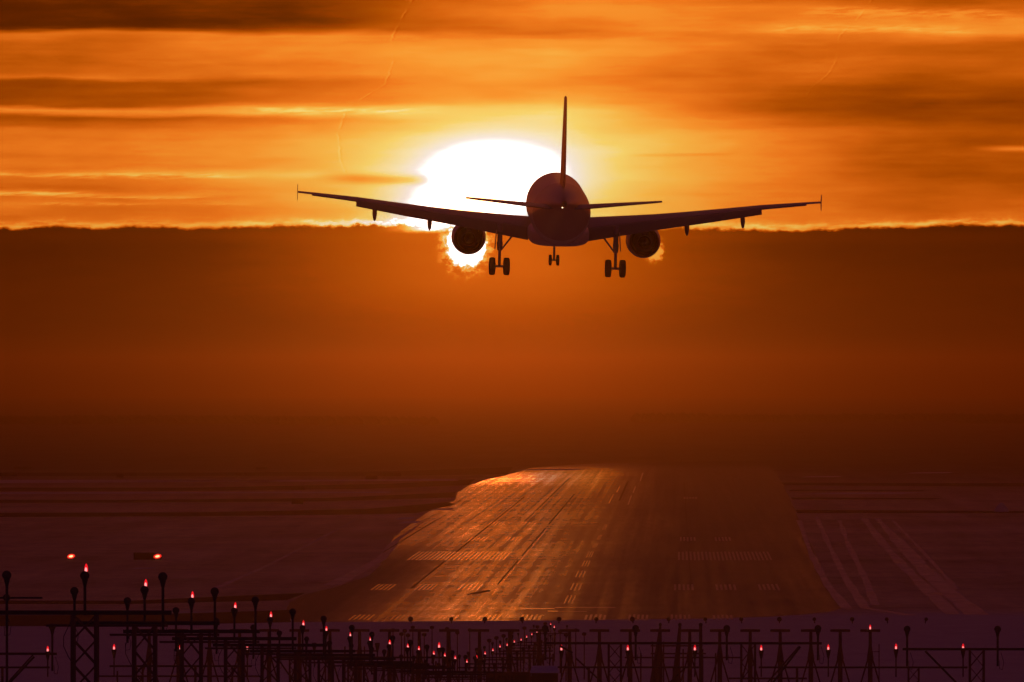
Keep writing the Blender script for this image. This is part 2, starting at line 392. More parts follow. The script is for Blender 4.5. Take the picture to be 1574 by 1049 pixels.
trail('snow_windrow', [(1228, 800), (1246, 850), (1272, 900), (1302, 936)], 6, 16, 3)
trail('snow_windrow', [(1372, 800), (1420, 850), (1470, 905)], 3, 9, 2)
trail('snow_windrow', [(545, 800), (470, 840), (400, 875), (330, 905)], 3, 10, 3)
trail('snow_windrow', [(655, 800), (610, 830), (585, 860), (540, 885), (510, 900)], 4, 30, 4)
for a in ([(0, 745), (700, 738)], [(0, 760), (600, 757)], [(0, 740), (420, 739)]):
    (x0, y0), (x1, y1) = a
    sheet('snow_strip', dense([(x0 - 600, y0 - 1.5), (x1, y1 - 1), (x1, y1 + 1.2), (x0 - 600, y0 + 1.5)], 8, 6), M['clean_snow'], .018)
for x0, x1, y, h_ in ((605, 640, 797, 2.2), (612, 650, 803, 2.2), (790, 905, 722, 1.4), (1225, 1425, 758.5, 1.6), (1225, 1300, 733, 1), (1390, 1470, 727, 1), (196, 240, 874, 1), (660, 700, 783, 1.5)):  # snow patches, plus the far runway end's bright sheen laid in as one
    sheet('snow_sheen_patch', dense([(x0, y + h_), (x0 + (x1 - x0) * .3, y - h_ * .6), (x1, y - h_), (x1 - (x1 - x0) * .2, y + h_ * .7)], 4, 2), M['clean_snow'], .02)

# painted markings
def paint_mat():
    global TREE
    m, n_t, b = new_mat('runway_paint'); TREE = n_t
    g = n_t.nodes.new('ShaderNodeNewGeometry'); s = n_t.nodes.new('ShaderNodeSeparateXYZ'); n_t.links.new(g.outputs['Position'], s.inputs[0])
    x, y = E(s.outputs[0]), E(s.outputs[1])
    w = noise(x / .6, y / 14, 0, 4, .65)
    val = .34 + (w - .5) * .5
    cb = n_t.nodes.new('ShaderNodeCombineColor')
    for i, q in enumerate((1, .8, .5)): n_t.links.new((val * q).k, cb.inputs[i])
    n_t.links.new(cb.outputs[0], b.inputs['Base Color'])
    n_t.links.new((.20 + (w - .5) * .08 + sstep(x, -20, 2) * .3).k, b.inputs['Roughness']); b.inputs['Specular IOR Level'].default_value = .6
    return m
M['paint'] = paint_mat()
mk = MB()
def stripes(x0, x1, ya, yb, n, duty=.5, cam=.5):
    """n longitudinal stripes between image columns x0..x1 on the middle row, from row ya (far) to yb (near)"""
    ym = (ya + yb) / 2; dm = DG(ym); X0, X1 = X(x0, dm), X(x1, dm); pitch = (X1 - X0) / (n - 1 + duty)
    for i in range(n):
        a = X0 + i * pitch; b_ = a + pitch * duty; y0, y1 = DG(yb), DG(ya)
        y0 += random.uniform(-2, 2); y1 += random.uniform(-2, 2)
        mk.add([(a, y0, .022), (b_, y0, .022), (b_, y1, .022), (a, y1, .022)], [(0, 1, 2, 3)])
for a, b_ in ((540, 572), (603, 634), (667, 703), (735, 768), (800, 832), (899, 931), (966, 996), (1031, 1061), (1096, 1126)): stripes(a, b_, 945.5, 953.5, 5)
for a, b_ in ((575, 604), (641, 669), (706, 739), (1036, 1066), (1100, 1131), (1166, 1197)): stripes(a, b_, 898.5, 907.5, 5)
stripes(634, 781, 848.5, 861.5, 24); stripes(1042, 1184, 848.5, 861.5, 24)
for a, b_ in ((722, 748), (775, 801), (1045, 1069), (1099, 1123)): stripes(a, b_, 826, 832, 5)
for a, b_ in ((752, 775), (801, 824)): stripes(a, b_, 803, 807, 5)
stripes(823, 842, 785, 788, 5); stripes(840, 861, 764.5, 767, 5); stripes(1051, 1071, 764.5, 767, 5)
for a, b_, y0, y1 in ((869, 883, 916, 928), (878, 893, 897, 908), (886, 899, 878, 888), (896, 906, 862, 871), (903, 911, 848, 857), (912, 918, 835, 843), (919, 924, 823, 830), (928, 932, 806, 815)): stripes(a, b_, y0, y1, 3, .42)
for a, b_, y0, y1 in ((938.5, 940.5, 760, 774), (949.5, 951.5, 747, 757), (967, 969, 762, 776), (974, 976, 748, 758), (985, 987, 727, 740)): stripes(a, b_, y0, y1, 1, .8)
for a_, b_ in ((815, 868), (872, 900), (905, 915), (924, 948)):
    y0, y1 = DG(b_), DG(a_); mk.add([(-24.45, y0, .022), (-24.3, y0, .022), (-24.3, y1, .022), (-24.45, y1, .022)], [(0, 1, 2, 3)])  # thin bright strips along the edge of a slab joint
mk.build('runway_markings', M['paint'], kind='structure')
ln = MB()
for x0, x1, y, h_ in ((800, 853, 936, .9), (853, 946, 934.2, .45), (842, 858, 940, 1.1), (860, 902, 940.5, .3)):
    ln.add([(*GP(x0, y + h_), .022), (*GP(x1, y + h_), .022), (*GP(x1, y - h_), .022), (*GP(x0, y - h_), .022)], [(0, 1, 2, 3)])
ln.build('threshold_line', M['paint'], kind='structure')
# slab joints: dark sealed grooves running the length of the runway
M['tar'] = mat('joint_tar', (.02, .02, .02), .55, noise=.3, scale=.5, spec=.05)
jn = MB()
for Xj, ya, yb, w in ((-36.1, 764, 905, .34), (-24.8, 812, 899, .24), (-24.8, 760, 806, .3), (-48, 800, 850, .3), (-13.2, 740, 770, .5), (2, 740, 900, .2), (-30, 735, 800, .25)):
    n = 14; y0, y1 = DG(yb), DG(ya)
    for i in range(n):
        if random.random() < .08: continue
        a, b_ = y0 + (y1 - y0) * i / n, y0 + (y1 - y0) * (i + 1) / n
        jn.add([(Xj - w / 2, a, .02), (Xj + w / 2, a, .02), (Xj + w / 2, b_, .02), (Xj - w / 2, b_, .02)], [(0, 1, 2, 3)])
jn.build('slab_joints', M['tar'], kind='structure')
sheet('dark_smear', dense([(716, 915), (727, 911.5), (752, 907), (755, 909), (738, 912.5)], 4, .7), M['tar'], .019)  # elongated dark smear across the slabs

# ------------------------------------------------------------------ woods on the horizon
M['woods'] = mat('dark_woods', (.02, .02, .015), .9, noise=.4, scale=.05, spec=.1)
wd = MB()
def wood_belt(x0, x1, d, top, amp, step):
    x = x0
    while x < x1:
        w = random.uniform(.6, 1.4) * step; hh = Z(top + random.uniform(-amp, amp), d); yy = d + random.uniform(-40, 40)
        r = w * .75
        wd.lathe([(0, r * .25), (hh * .15, r * .9), (hh * .45, r), (hh * .75, r * .6), (hh, .15)], 'z', (x, yy, 0), 6, True)
        x += w * .7
for d_, a_, b__, t0 in ((6600, -60, 1640, 640), (6900, 980, 1640, 635.5), (7100, -60, 700, 637.5)):
    x = X(a_, d_)
    while x < X(b__, d_):
        L = random.uniform(20, 130); top = t0 + random.uniform(-1.6, 1.8)
        if random.random() < .85: wood_belt(x, min(x + L, X(b__, d_)), d_ + random.uniform(-150, 150), top, random.uniform(.3, 1.0), random.uniform(3.5, 6))
        x += L
wd.build('distant_woods', M['woods'], kind='stuff')

# ------------------------------------------------------------------ AIRLINER
M['glare_warmed_white'] = mat('aircraft_glare_warmed_white', (.74, .54, .36), .32, noise=.06, scale=.6)  # white paint with the warm glare mixed into its colour
M['tail_paint'] = mat('aircraft_tail_paint', (.55, .26, .12), .32, noise=.08, scale=.6)  # coloured tail, its hue also pushed towards the orange glare
M['grey_paint'] = mat('aircraft_grey_paint', (.22, .20, .18), .4, noise=.12, scale=1.2)
M['nacelle'] = mat('nacelle_paint', (.26, .18, .13), .35, noise=.08, scale=1.0)
M['hot_metal'] = mat('exhaust_metal', (.18, .16, .14), .35, metal=1, noise=.25, scale=4)
M['steel'] = mat('gear_steel', (.35, .35, .36), .4, metal=.6, noise=.2, scale=6)
M['tyre'] = mat('tyre_rubber', (.03, .03, .03), .8, noise=.2, scale=8)
M['glass'] = mat('dark_glass', (.02, .02, .025), .1, noise=.1)
dP = 743.0
plane = thing('airliner', 'twin engined jet airliner seen from behind, gear and flaps down, in front of the sun', 'airliner',
              (X(858.5, dP), dP, Z(322, dP)), (0, 0, 0))
plane.rotation_mode = 'YXZ'
yaw = R(1.6); pit = R(2.83); rol = R(1.15)
plane.rotation_mode = 'QUATERNION'
plane.rotation_quaternion = (Matrix.Rotation(yaw, 4, 'Z') @ Matrix.Rotation(pit, 4, 'X') @ Matrix.Rotation(rol, 4, 'Y')).to_quaternion()
# fuselage stations: y, centre z, half width, half height
FS = [(17.7, -.55, .02, .02), (17.5, -.54, .32, .30), (17.0, -.48, .72, .68), (16.2, -.38, 1.12, 1.08), (15.2, -.24, 1.5, 1.5), (14.0, -.1, 1.77, 1.83), (12.6, -.02, 1.93, 2.01), (11.0, 0, 1.975, 2.07),
      (0, 0, 1.975, 2.07), (-5.5, 0, 1.975, 2.07), (-7.5, .05, 1.95, 2.02), (-9.5, .18, 1.85, 1.88), (-11.5, .38, 1.66, 1.66), (-13.5, .6, 1.40, 1.40), (-15.5, .78, 1.10, 1.14), (-17.3, .9, .78, .84), (-18.8, .98, .46, .52), (-19.6, 1.0, .28, .32), (-19.87, 1.0, .2, .24)]
def fus(stations, n=48):
    mb = MB(); mb.rings([[(hw * math.cos(2 * math.pi * i / n), y, cz + hh * math.sin(2 * math.pi * i / n)) for i in range(n)] for y, cz, hw, hh in stations])
    return mb
fo = fus([s for s in FS if s[0] >= -9.5]).build('fuselage', M['glare_warmed_white'], plane, True)
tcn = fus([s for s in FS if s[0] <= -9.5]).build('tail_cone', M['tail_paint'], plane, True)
MB().lathe([(-.25, .16), (0, .17), (.03, .12)], 'y', (0, -19.9, 1.0), 16).build('exhaust_nozzle', M['hot_metal'], tcn, True)
M['tail_lamp'] = emit_mat('tail_lamp_glow', (1, .8, .5), 60)
MB().lathe([(-.05, .01), (-.035, .028), (0, .035), (.04, .03)], 'y', (-.12, -19.93, .8), 10).build('tail_light', M['tail_lamp'], tcn, True)
MB().box((0, 15.6, .75), (.9, .28, .22), Matrix.Rotation(R(-38), 3, 'X')).build('cockpit_window', M['glass'], fo)
# belly fairing
def sq(y, hw, zt, zb, p=3.2, n=40):
    out = []
    for i in range(n):
        a = 2 * math.pi * i / n; ca, sa = math.cos(a), math.sin(a)
        x = hw * math.copysign(abs(ca) ** (2 / p), ca); z = (zt + zb) / 2 + (zt - zb) / 2 * math.copysign(abs(sa) ** (2 / p), sa)
        out.append((x, y, z))
    return out
MB().rings([sq(8.0, .9, -1.2, -2.03), sq(6.8, 1.55, -1.0, -2.15), sq(5.0, 1.95, -.8, -2.28), sq(1, 2.02, -.8, -2.34), sq(-3, 1.98, -.8, -2.32), sq(-4.6, 1.7, -1.0, -2.2), sq(-6, 1.0, -1.3, -2.02)]).build('belly_fairing', M['glare_warmed_white'], plane, True)
# lifting surfaces
def airfoil(ch, th, n=10):
    """closed section: list of (chordwise from LE 0..ch, z)"""
    up, lo = [], []
    for i in range(n + 1):
        x = .5 * (1 - math.cos(math.pi * i / n))
        yt = 5 * th * (.2969 * math.sqrt(x) - .126 * x - .3516 * x * x + .2843 * x ** 3 - .1036 * x ** 4)
        up.append((x * ch, yt * ch)); lo.append((x * ch, -yt * ch * .85))
    return up + lo[-2:0:-1]
def surf(mb, secs, s=1):
    """secs: (span, yLE, z, chord, thickness ratio, incidence deg)"""
    rings = []
    for X_, yl, z, ch, th, inc in secs:
        r = []
        for a, b_ in airfoil(ch, th):
            ca, sa = math.cos(R(inc)), math.sin(R(inc))
            r.append((s * X_, yl - (a * ca + b_ * sa), z + b_ * ca - a * sa))
        rings.append(r)
    return mb.rings(rings)
def wing_z(x):   # upper wing reference line
    pts = [(1.6, -1.05), (5.75, -.58), (9.5, -.10), (13.25, .44), (16.4, .79), (17.0, .85)]
    for (a, b_), (c_, d) in zip(pts, pts[1:]):
        if x <= c_: return b_ + (d - b_) * (x - a) / (c_ - a)
    return pts[-1][1]
def wing_le(x): return 6.6 - (x - 1.6) * .51
def wing_ch(x): return 6.9 - (x - 1.6) * (6.9 - 3.9) / 4.8 if x < 6.4 else 3.9 - (x - 6.4) * (3.9 - 1.5) / 10.6
for s in (-1, 1):
    # main wing box (chord shortened where flaps extend)
    def fx(x): return .80 if x < 13.25 else (.76 if x < 16.2 else 1.0)
    secs = []
    for x in (1.5, 3.0, 4.5, 6.4, 8.5, 11, 13.2):
        secs.append((x, wing_le(x), wing_z(x), wing_ch(x) * .82, .15 - .03 * x / 13 , 2.2 - .1 * x))
    for x in (13.3, 15, 16.2):
        secs.append((x, wing_le(x), wing_z(x), wing_ch(x) * .80, .12, 1.0))
    for x in (16.25, 16.8, 17.02):
        secs.append((x, wing_le(x), wing_z(x), wing_ch(x) * 1.0, .09, .5))
    wg = surf(MB(), secs, s).build('wing', M['grey_paint'], plane, True)
    # slats drooped at the leading edge
    surf(MB(), [(x, wing_le(x) + .28, wing_z(x) - .16 + .01 * x, wing_ch(x) * .15, .16, 22) for x in (2.6, 4.9)], s).build('slat', M['grey_paint'], wg, True)
    surf(MB(), [(x, wing_le(x) + .26, wing_z(x) - .14 + .005 * x, wing_ch(x) * .16, .16, 22) for x in (6.6, 9, 12, 15.9)], s).build('slat', M['grey_paint'], wg, True)
    # flaps
    def flap(xs, defl, cr_):
        ss = []
        for x in xs:
            ch = wing_ch(x); a0 = ch * .80; inc = R(2.2 - .1 * x)
            ss.append((x, wing_le(x) - a0 * math.cos(inc) - .02, wing_z(x) - a0 * math.sin(inc) - .05, cr_(x), .15, defl))
        return surf(MB(), ss, s)
    flap((1.95, 4, 6.42), 27, lambda x: 1.75 - (x - 1.95) * .09).build('flap', M['grey_paint'], wg, True)
    flap((6.40, 9.8, 13.22), 27, lambda x: 1.34 - (x - 6.4) * .075).build('flap', M['grey_paint'], wg, True)
    surf(MB(), [(x, wing_le(x) - wing_ch(x) * .80, wing_z(x) - .02, wing_ch(x) * .26, .14, 12) for x in (13.4, 16.1)], s).build('aileron', M['grey_paint'], wg, True)
    # canoe fairings under the flaps
    for x, L, rr_, dz in ((8.4, 2.0, .2, .1), (12.0, 1.8, .19, .06)):
        yb = wing_le(x) - wing_ch(x) * .62; zb = wing_z(x) - .36
        mb = MB(); rg = []
        for k, (t_, r_) in enumerate(((0, .03), (.12, .6), (.35, 1), (.7, 1), (.9, .7), (1, .2))):
            cx, cy, cz = s * x, yb - t_ * L * .95, zb - (max(0, t_ - .25) ** 1.2) * (L * .62) + dz * 0
            rg.append([(cx + r_ * rr_ * .8 * math.cos(a * math.pi / 6), cy, cz + r_ * rr_ * 1.3 * math.sin(a * math.pi / 6)) for a in range(12)])
        mb.rings(rg).build('flap_track_fairing', M['grey_paint'], wg, True)
    # wingtip fence above and below the tip
    fz = wing_z(17.02); yl = wing_le(17.05)
    mb = MB()
    prof = [(yl - .25, 0), (yl - 1.25, .52), (yl - 1.75, .50), (yl - 1.5, 0), (yl - 1.62, -.5), (yl - 1.15, -.5)]
    mb.add([(s * 17.03, a, fz + b_) for a, b_ in prof] + [(s * 17.065, a, fz + b_) for a, b_ in prof],
           [(0, 1, 2, 3), (0, 3, 4, 5), (9, 8, 7, 6), (11, 10, 9, 6)] + [(i, (i + 1) % 6, 6 + (i + 1) % 6, 6 + i) for i in range(6)])
    mb.build('wingtip_fence', M['glare_warmed_white'], wg)
    # tailplane
    tp = surf(MB(), [(x, -13.9 - (x - .4) * .62, .62 + (x - .4) * .105, 3.7 - (x - .4) * .41, .10, 0) for x in (.5, 2.5, 4.5, 5.9, 6.25)], s).build('tailplane', M['grey_paint'], plane, True)
    surf(MB(), [(x, -13.9 - (x - .4) * .62 - (3.7 - (x - .4) * .41) * .74, .625 + (x - .4) * .105, (3.7 - (x - .4) * .41) * .3, .12, 5) for x in (1.2, 3, 6.0)], s).build('elevator', M['grey_paint'], tp, True)
    # engine
    cx, cz = s * 5.76, -2.2
    en = MB()
    en.lathe([(9.2, .80), (9.35, .92), (9.3, 1.02), (8.7, 1.10), (7.6, 1.15), (6.4, 1.13), (5.3, 1.05), (4.9, .98), (4.95, .93), (6.2, .98), (9.0, .8)], 'y', (cx, 0, cz), 40, False)
    en = en.build('engine', M['nacelle'], plane, True)
    MB().lathe([(6.4, .9), (6.35, .2)], 'y', (cx, 0, cz), 32).build('fan_duct', M['tyre'], en, True)
    MB().lathe([(6.2, .72), (5.2, .68), (4.3, .52), (3.75, .44), (3.78, .40), (4.6, .44)], 'y', (cx, 0, cz), 32, False).build('core_nozzle', M['hot_metal'], en, True)
    MB().lathe([(4.6, .32), (3.9, .26), (3.4, .12), (3.25, .02)], 'y', (cx, 0, cz), 24).build('exhaust_cone', M['hot_metal'], en, True)
    MB().lathe([(9.0, .78), (9.02, .1)], 'y', (cx, 0, cz), 32).build('fan', M['tyre'], en, True)
    py = MB(); zt = wing_z(5.72)
    prof = [(8.4, cz + 1.08, .06), (8.0, cz + 1.32, .12), (5.5, zt + .1, .2), (3.0, zt - .1, .2), (1.5, zt - .35, .14), (2.4, zt - .62, .14), (3.6, cz + .5, .18), (5.0, cz + .9, .2)]
    k = len(prof)
    py.add([(cx - w, y, z) for y, z, w in prof] + [(cx + w, y, z) for y, z, w in prof], [tuple(range(k)), tuple(range(2 * k - 1, k - 1, -1))] + [(i, (i + 1) % k, k + (i + 1) % k, k + i) for i in range(k)])
    py.build('pylon', M['nacelle'], en)
    # main gear
    gx_, wz = s * 3.79, -3.80
    gs = MB()
    gs.tube((s * 3.79, 0, -1.0), (gx_, 0, -2.55), .18, .17, 12).tube((gx_, 0, -2.55), (gx_, 0, wz), .10, .10, 10)
    gs.tube((gx_ - .55, 0, wz), (gx_ + .55, 0, wz), .085, .085, 10)
    gs.tube((gx_, -.16, -2.6), (gx_, -.38, -3.15), .045).tube((gx_, -.38, -3.15), (gx_, -.12, -3.65), .045)
    gs.tube((gx_, 0, -2.2), (gx_, .02, -2.75), .21, .17, 12)
    gs = gs.build('main_landing_gear', M['steel'], plane, True)
    MB().tube((s * 2.95, .05, -1.75), (gx_ - s * .08, 0, -2.75), .065, .055).build('side_stay', M['steel'], gs, True)
    MB().box((gx_ + s * .27, .05, -2.05), (.03, .42, .62), Matrix.Rotation(R(s * -4), 3, 'Y')).build('gear_door', M['glare_warmed_white'], gs)
    for q in (-1, 1):
        wh = MB().lathe([(-.215, .36), (-.20, .50), (-.15, .565), (-.07, .587), (.07, .587), (.15, .565), (.20, .50), (.215, .36)], 'x', (gx_ + q * .47, 0, wz), 28).build('tyre', M['tyre'], gs, True)
        MB().lathe([(-.14, .34), (-.225, .30), (-.235, .12), (.235, .12), (.225, .30), (.14, .34)], 'x', (gx_ + q * .47, 0, wz), 20).build('wheel_rim', M['steel'], wh, True)
# fin
def vsurf(mb, secs):
    rings = []
    for z, yl, ch, th in secs:
        r = []
        for a, b_ in airfoil(ch, th):
            r.append((b_ / .925, yl - a, z))
        rings.append(r)
    return mb.rings(rings)
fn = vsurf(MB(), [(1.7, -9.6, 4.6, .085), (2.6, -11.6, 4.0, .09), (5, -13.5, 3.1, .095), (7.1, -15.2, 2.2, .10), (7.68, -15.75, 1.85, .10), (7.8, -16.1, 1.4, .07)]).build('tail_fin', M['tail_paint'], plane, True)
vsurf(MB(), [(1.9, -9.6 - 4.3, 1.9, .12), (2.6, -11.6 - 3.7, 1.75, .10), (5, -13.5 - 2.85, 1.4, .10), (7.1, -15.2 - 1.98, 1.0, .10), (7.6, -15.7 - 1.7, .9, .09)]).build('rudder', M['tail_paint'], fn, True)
# nose gear
ng = MB(); ny, nz = 12.64, -3.82
ng.tube((0, ny, -1.6), (0, ny, -2.9), .13, .12, 12).tube((0, ny, -2.9), (0, ny, nz), .08, .08, 10).tube((-.3, ny, nz), (.3, ny, nz), .06, .06, 8)
ng.tube((0, ny + .1, -2.8), (0, ny + .9, -1.8), .05)
ng = ng.build('nose_landing_gear', M['steel'], plane, True)
for q in (-1, 1):
    MB().box((q * .45, ny + .5, -2.25), (.02, .8, .24), Matrix.Rotation(R(q * -12), 3, 'Y')).build('gear_door', M['glare_warmed_white'], ng)
    wh = MB().lathe([(-.11, .24), (-.10, .33), (-.06, .37), (.06, .37), (.10, .33), (.11, .24)], 'x', (q * .25, ny, nz), 24).build('tyre', M['tyre'], ng, True)
    MB().lathe([(-.08, .22), (-.12, .18), (.12, .18), (.08, .22)], 'x', (q * .25, ny, nz), 16).build('wheel_rim', M['steel'], wh, True)

# ------------------------------------------------------------------ APPROACH LIGHTING
M['galv'] = mat('weathered_steel', (.10, .09, .09), .6, metal=.3, noise=.35, scale=2)
M['mast'] = mat('mast_paint', (.12, .05, .04), .6, noise=.3, scale=1.5)
M['black'] = mat('lamp_housing', (.03, .03, .03), .5, noise=.3, scale=6)
M['lens'] = mat('lamp_lens', (.10, .10, .11), .3, noise=.2, scale=10)
M['red'] = emit_mat('red_lamp_glow', (1, .012, .02), 16)
M['red_hot'] = emit_mat('red_lamp_core', (1, .30, .30), 26)
M['papi'] = emit_mat('slope_light_core', (1, .62, .28), 40)
M['papi_rim'] = emit_mat('slope_light_rim', (1, .03, .02), 22)
RED = []
def red_lamp(parent, x, y, z, k=1.0):
    o = MB().lathe([(-.06 * k, .02 * k), (-.035 * k, .036 * k), (.03 * k, .034 * k), (.075 * k, .022 * k), (.105 * k, .006 * k)], 'z', (x, y, z), 10).build('red_marker_lamp', M['red'], parent, True)
    MB().lathe([(-.062 * k, .012 * k), (-.045 * k, .024 * k), (.0, .022 * k), (.03 * k, .008 * k)], 'z', (x - .004, y - .03 * k, z), 10).build('glowing_core', M['red_hot'], o, True)
    return o
def lattice(mb, xc, yc, zb, zt, w, r=.022):
    hw = w / 2
    cs = [(xc - hw, yc - hw), (xc + hw, yc - hw), (xc + hw, yc + hw), (xc - hw, yc + hw)]
    for x, y in cs: mb.box((x, y, (zb + zt) / 2), (r * 1.5, r * 1.5, (zt - zb) / 2))
    n = max(2, int((zt - zb) / (w * 1.05))); dzz = (zt - zb) / n
    for k in range(n):
        z0, z1 = zt - k * dzz, zt - (k + 1) * dzz
        for i in range(4):
            a, b_ = cs[i], cs[(i + 1) % 4]
            mb.tube((*a, z0), (*b_, z1), r * .62, None, 4, False); mb.tube((*b_, z0), (*a, z1), r * .62, None, 4, False)
    return mb
def lamp(parent, x, y, z, zlow, red=False, rh=.085, lit_dz=.0, name='lamp_post'):
    """a lamp on its post, x,y,z local to the mast: head at z, post down to zlow"""
    p = MB().tube((x, y, zlow), (x, y, z - rh * .8), rh * .33, rh * .33, 6).tube((x, y, z - rh * 2.3), (x, y, z - rh * .8), rh * .33, rh * .7, 8).build(name, M['black'], parent)
    # drum shaped head, facing the approach (towards -y)
    MB().lathe([(-rh * .9, rh * .86), (-rh * .8, rh), (rh * .3, rh), (rh * 1.0, rh * .55), (rh * 1.15, rh * .1)], 'y', (x, y, z), 16).build('lamp_head', M['black'], p, True)
    return p
def cable(parent, pts, r=.012): return MB().path(pts, r, 4).build('cable', M['black'], parent)

# centre row of masts
spots = [(130, 875), (222, 898), (294, 916), (360, 932), (415, 946), (465, 959), (500.5, 967.5), (537.5, 976), (568.5, 983.5), (598, 989), (626, 994), (643, 998), (666, 1005), (683, 1008), (699, 1012), (717, 1017.7),
         (732, 1011), (745, 1005), (757, 1000), (768, 994.5), (779, 992), (790, 987), (800.5, 984), (809, 979.5), (817, 975.7), (825, 972), (846, 960)]
for i, (px, py) in enumerate(spots):
    d = 234600.0 / (UX - px); x0 = X(px, d); gz = ground_z(d)
    zr = Z(py, d) - gz                      # red lamp height over ground
    zh = zr - .15; zb = zh - .84
    near = i < 10
    if i == 0: lab = 'nearest and tallest approach light mast, leftmost red lamp of the descending row'
    elif i < 16: lab = f'steel approach light mast, {ORD[i]} from the far left in the descending row of red lamps'
    else: lab = f'approach light mast, {ORD[i-16]} from the lowest red lamp in the row climbing to the runway'
    th = thing('approach_light_mast', lab, 'approach light', (x0, d, gz), (0, 0, 0), 'approach light masts down the centre line')
    sp_ = 1.77
    lwid = .53 if near else .5
    if i == 15: zb = zh - .5
    lattice(MB(), 0, 0, 0, zb - .04, lwid, .03).build('lattice_tower', M['mast'], th)
    MB().box((-.9 if i == 0 else 0, 0, zb), (sp_ + (1.1 if i == 0 else .12), .05, .05)).build('crossbar', M['black'], th)
    if i < 16:
        MB().tube((-.25, .3, zb - .3), (sp_ + .1, .3, zb - .3), .028).tube((-.9, .3, zb - .3), (-.25, .3, zb - .3), .028).build('rail', M['mast'], th)
    tilt = .0
    for q in (-1, 0, 1):
        lamp(th, q * sp_, -.02, zh + (0 if q == 0 else random.uniform(-.05, .05)), zb - (.06 if q == 0 else random.uniform(.25, .5)), rh=.105 if i < 8 else .12)
    # red marker lamp standing on the middle lamp
    k = 1.15 if i < 8 else 1.5
    rs = MB().tube((.015, .02, zh + .07), (.03, .02, zr - .03), .02).build('marker_stem', M['black'], th)
    red_lamp(th, .03, 0, zr, k)
    if near:
        pts = [(-.2, -.3, zb - .1)] + [(-.2 - .28 * math.sin(t_ * math.pi), -.3, zb - .1 - 1.1 * t_) for t_ in (.2, .4, .6, .8)] + [(-.2, -.3, zb - 1.25)]
        cable(th, pts); 
        for q in (-1, 1):
            xx = q * sp_; cable(th, [(xx, -.06, zb - .05), (xx + .1, -.06, zb - .3), (xx + .07, -.06, zb - .5), (xx - .05, -.06, zb - .52), (xx - .06, -.06, zb - .3)], .009)

# wide crossbars with red lamps
def bar_frame(label, d, x0, x1, ybar, lamps, towers, struts=(), grp=None, big=False, cat='light crossbar'):
    """a horizontal bar on lattice towers; lamps: (px, py head, lit)"""
    xc = X((x0 + x1) / 2, d); gz = ground_z(d); th = thing('approach_light_crossbar', label, cat, (xc, d, gz), (0, 0, 0), grp)
    zb = Z(ybar, d) - gz
    MB().box((0, 0, zb), ((X(x1, d) - X(x0, d)) / 2, .09, .075)).build('crossbar', M['black'], th)
    for t_, w in towers:
        if w > .3: lattice(MB(), X(t_, d) - xc, 0, 0, zb - .08, w, .045).build('lattice_tower', M['mast'], th)
        else: MB().tube((X(t_, d) - xc, 0, 0), (X(t_, d) - xc, 0, zb - .07), w / 2).build('bar_post', M['mast'], th)
    for ax, ay, bx_, by in struts:
        MB().tube((X(ax, d) - xc, .1, Z(ay, d) - gz), (X(bx_, d) - xc, .1, Z(by, d) - gz), .07, None, 6).build('diagonal_strut', M['black'], th)
    for px, py, lit in lamps:
        zz = Z(py, d) - gz; lx = X(px, d) - xc
        zlow = zb - (1.05 if big else .75)
        if big:
            p = lamp(th, lx, -.12, zz, zlow, rh=.21)
            cable(th, [(lx + .2, -.1, zb - .2), (lx + .38, -.1, zb - .8), (lx + .3, -.1, zb - 1.25), (lx + .12, -.1, zb - 1.2), (lx + .1, -.1, zb - .7)], .022)
        else:
            zz -= .38
            p = MB().tube((lx, -.1, zlow), (lx, -.1, zz), .055).tube((lx, -.1, zz - .45), (lx, -.1, zz + .1), .07, .19, 10).build('lamp_post', M['black'], th)
            MB().lathe([(0, .19), (.12, .2), (.16, .12)], 'z', (lx, -.1, zz + .1), 12).build('lamp_head', M['black'], p, True)
            if lit:
                red_lamp(th, lx, -.1, zz + .38, 2.7)
    return th
g1 = 'crossbars carrying the row of red lamps'
bar_frame('short bar with red lamp at the left frame edge', 889, -75, 76, 1026.5, [(73, 999, 1), (-30, 999, 1)], [(-50, .5), (3, .2)], [(52, 1005, 12, 1049)], g1)
bar_frame('bar with three red lamps behind the nearest masts on the left', 889, 168, 387, 1024.5, [(175, 996, 1), (277, 996, 1), (380, 996, 1)], [(214, .5), (300, .2), (352, .5)], (), g1)
bar_frame('bar with one red lamp at its right end amid the crowded centre masts', 889, 420, 682, 1011, [(483, 986, 0), (580, 986, 0), (675, 993, 1)], [(450, .5), (540, .5), (640, .5)], [(428, 1015, 452, 1049)], g1)
bar_frame('bar with three red lamps right of the snow covered shed', 889, 857, 1074, 1026, [(863, 997, 1), (965, 997, 1), (1068, 997, 1)], [(905, .2), (1040, .5)], [(885, 1012, 925, 1049), (1030, 1049, 1052, 1028)], g1)
bar_frame('longest bar with four red lamps on the right', 889, 1166, 1487, 1026, [(1170, 997, 1), (1273, 996, 1), (1377, 995, 1), (1480, 995, 1)], [(1225, .2), (1404, .8)], [(1228, 994, 1180, 1049)], g1)
g2 = 'crossbars carrying large unlit drum lamps'
bar_frame('bar with large unlit drum lamp beside the left frame edge', 700, -120, 87, 1005.5, [(80, 964, 0), (-60, 964, 0)], [(-40, .5)], [(52, 1010, 10, 1055)], g2, True)
bar_frame('long bar with four large unlit drum lamps right of centre', 700, 835, 1263, 989, [(838, 966, 0), (977, 966, 0), (1117, 966, 0), (1257, 966, 0)], [(945, .75), (1150, .85)], [(880, 1004, 860, 993), (1230, 994, 1180, 1060)], g2, True)
bar_frame('bar with large unlit drum lamps running out of the right frame edge', 700, 1387, 1700, 998, [(1394, 967, 0), (1533, 967, 0), (1672, 967, 0)], [(1501, .85), (1640, .85)], [(1422, 1001, 1475, 1055)], g2, True)
